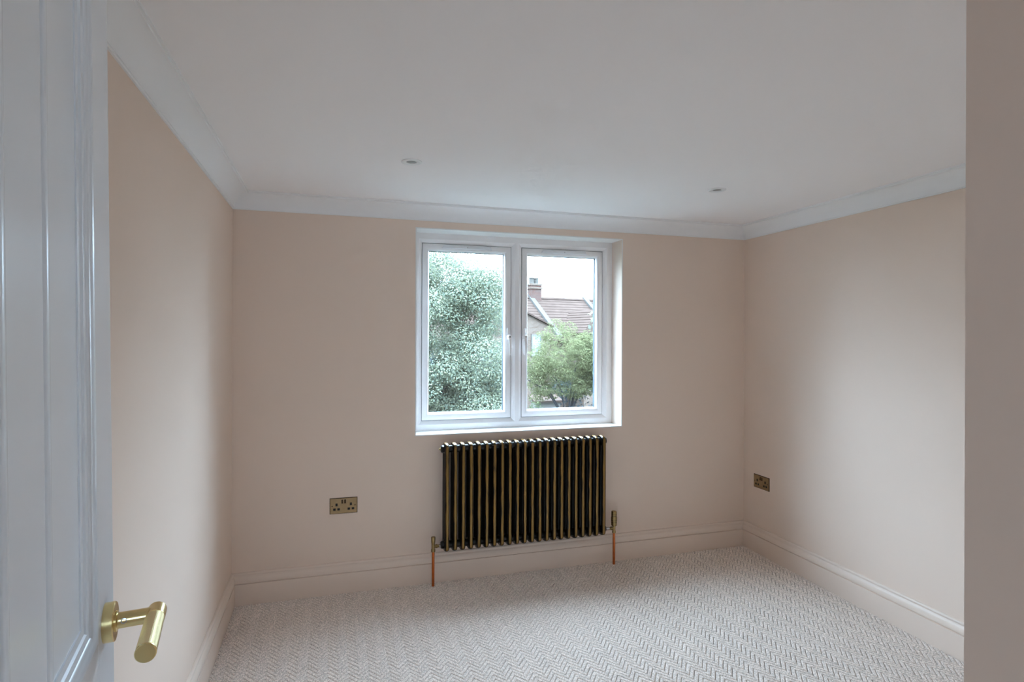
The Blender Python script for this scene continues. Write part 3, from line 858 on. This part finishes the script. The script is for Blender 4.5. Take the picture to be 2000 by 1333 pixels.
ALPHA = math.radians(30)
ra = (rgt * math.cos(ALPHA) + fwd * math.sin(ALPHA)).normalized()       # along the ridge
rn = (rgt * math.sin(ALPHA) - fwd * math.cos(ALPHA)).normalized()       # out of the facade, towards us
HO = at(1047, 583, 40.0)                                                # ridge at the party wall with the chimney
HM = Matrix((ra, -rn, Vector((0, 0, 1)))).transposed().to_4x4(); HM.translation = HO
gz = GZ - HO.z
house = empty('terraced_house', (HO.x, HO.y, GZ), 'brick terraced house with tiled roof and chimney beyond the garden', 'house')
def hpart(name, mb, mt, parent=house): return obj(name, mb.xform(HM), mt, parent)
RUN, PIT = 3.6, math.radians(38)
drop = RUN * math.tan(PIT)
S0, S1 = -9.0, 12.0
hpart('wall', MB().box(S0, S1, -RUN + 0.25, RUN - 0.25, gz, -drop + 0.1), M_brick)
# tile courses on the slope facing us, then the far slope as one leaf
ncs = 15
for k in range(ncs):
    t0, t1 = k / ncs, (k + 1.25) / ncs
    y0, z0 = -RUN * t0, -drop * t0; y1, z1 = -RUN * t1, -drop * t1
    th = 0.05
    hpart('tile_course', MB().loft([[(x, y0, z0 + 0.005), (x, y1, z1 + th), (x, y1, z1 - 0.01), (x, y0, z0 - 0.05)] for x in (S0, S1)]), M_tile)
hpart('rear_slope', MB().loft([[(x, 0, 0.02), (x, RUN, -drop), (x, RUN, -drop - 0.1), (x, 0, -0.08)] for x in (S0, S1)]), M_tile)
hpart('ridge_tile', MB().loft([[(x, 0.14 * math.cos(a), 0.14 * math.sin(a) - 0.04) for a in np.linspace(0, math.pi, 7)] for x in (S0, S1)]), M_tile)
# raised party walls with pale coping
for s in (-0.45, 4.13, 8.7):
    hpart('party_wall', MB().loft([[(s + dx, 0.1, 0.28), (s + dx, -RUN * 0.97, -drop * 0.97 + 0.24), (s + dx, -RUN * 0.97, -drop * 0.97 - 0.1), (s + dx, 0.1, -0.1)] for dx in (-0.17, 0.17)]), M_lead)
# chimney stack
ch = hpart('chimney', MB().box(-0.55, 0.28, -0.25, 0.9, -1.2, 0.85), M_redbrick)
hpart('corbel', MB().box(-0.62, 0.35, -0.32, 0.97, 0.62, 0.74), M_brick, ch)
hpart('capping', MB().box(-0.60, 0.33, -0.30, 0.95, 0.85, 0.98), M_brick, ch)
for x, y in ((-0.34, 0.05), (0.08, 0.15)):
    hpart('chimney_pot', MB().lathe((x, y, 0.98), (0, 0, 1), [(0, 0.19), (0.05, 0.165), (0.33, 0.155), (0.35, 0.185), (0.40, 0.185), (0.40, 0.13), (0.2, 0.12)], 14), M_pot, ch)
# brick rear addition on the left with a sloping verge
gab = [(-7.2, gz), (-2.35, gz), (-2.35, -1.90), (-4.8, -0.88), (-7.2, -1.90)]
ad = hpart('rear_addition', MB().loft([[(x, y, z) for x, z in gab] for y in (-RUN + 0.3, -5.2)]), M_brick)
for xa, za, xb, zb_ in ((-4.8, -0.84, -2.1, -1.96), (-4.8, -0.84, -7.45, -1.96)):
    hpart('verge', MB().loft([[(xa, y, za), (xb, y, zb_), (xb, y, zb_ - 0.09), (xa, y, za - 0.09)] for y in (-1.2, -5.34)]), M_tile, ad)
w_ = hpart('window', MB().ring(-3.62, -2.92, -3.75, -2.46, [(0, -5.27), (0.07, -5.27), (0.07, -5.19), (0, -5.19)]), M_white, house)
hpart('pane', MB().box(-3.56, -2.98, -5.23, -5.21, -3.69, -2.52), M_hglass, w_)
# hipped, tiled rear addition on the right
ad2 = hpart('rear_addition', MB().box(0.15, 3.9, -5.2, -RUN + 0.3, gz, -2.35), M_brick)
nk = 9
for k in range(nk):
    t0, t1 = k / nk, (k + 1.2) / nk
    def edge(t): return (2.0 - 2.0 * t, -4.3 - 1.1 * t, -0.85 - 1.5 * t)
    (xa, ya, za), (xb, yb_, zb_) = edge(t0), edge(t1)
    hpart('tile_course', MB().loft([[(xa, y_a, za + 0.0), (xb, y_b, zb_ + 0.05), (xb, y_b, zb_ - 0.01), (xa, y_a, za - 0.05)] for y_a, y_b in ((ya, yb_), (-0.6, -0.6))]), M_tile, ad2)
hpart('far_slope', MB().loft([[(2.0, y, -0.85), (4.1, y, -2.35), (4.1, y, -2.45), (2.0, y, -0.95)] for y in (-0.6, -4.3)]), M_tile, ad2)
hpart('hip_slope', MB().add([(2.0, -4.3, -0.85), (0.0, -5.4, -2.35), (4.1, -5.4, -2.35), (2.0, -4.3, -0.95), (0.0, -5.4, -2.45), (4.1, -5.4, -2.45)], [(0, 1, 2), (3, 5, 4), (0, 3, 4, 1), (1, 4, 5, 2), (2, 5, 3, 0)]), M_tile, ad2)

# small white outbuilding glimpsed under the ash
c = at(1074, 782, 27.6)
ob = empty('garden_outbuilding', (c.x, c.y, GZ), 'small white outbuilding glimpsed under the ash branches', 'outbuilding')
obj('wall', MB().box(c.x - 0.8, c.x + 0.4, c.y - 0.3, c.y + 0.4, GZ, c.z + 0.05), M_white, ob)
obj('roof', MB().loft([[(x, c.y - 0.4, c.z + 0.02), (x, c.y + 0.5, c.z + 0.22), (x, c.y + 0.5, c.z + 0.14), (x, c.y - 0.4, c.z - 0.06)] for x in (c.x - 0.9, c.x + 0.5)]), M_tile, ob)
# pale rendered house glimpsed through the maple
c = at(955, 720, 52.0)
ob = empty('rendered_house', (c.x, c.y, GZ), 'pale rendered house glimpsed through a gap in the maple', 'house')
obj('wall', MB().box(c.x - 3.0, c.x + 1.2, c.y, c.y + 5, GZ, c.z + 1.6), M_white, ob)
obj('roof', MB().loft([[(x, c.y - 0.3, c.z + 1.5), (x, c.y + 2.5, c.z + 3.2), (x, c.y + 5.3, c.z + 1.5)] for x in (c.x - 3.3, c.x + 1.5)]), M_tile, ob)
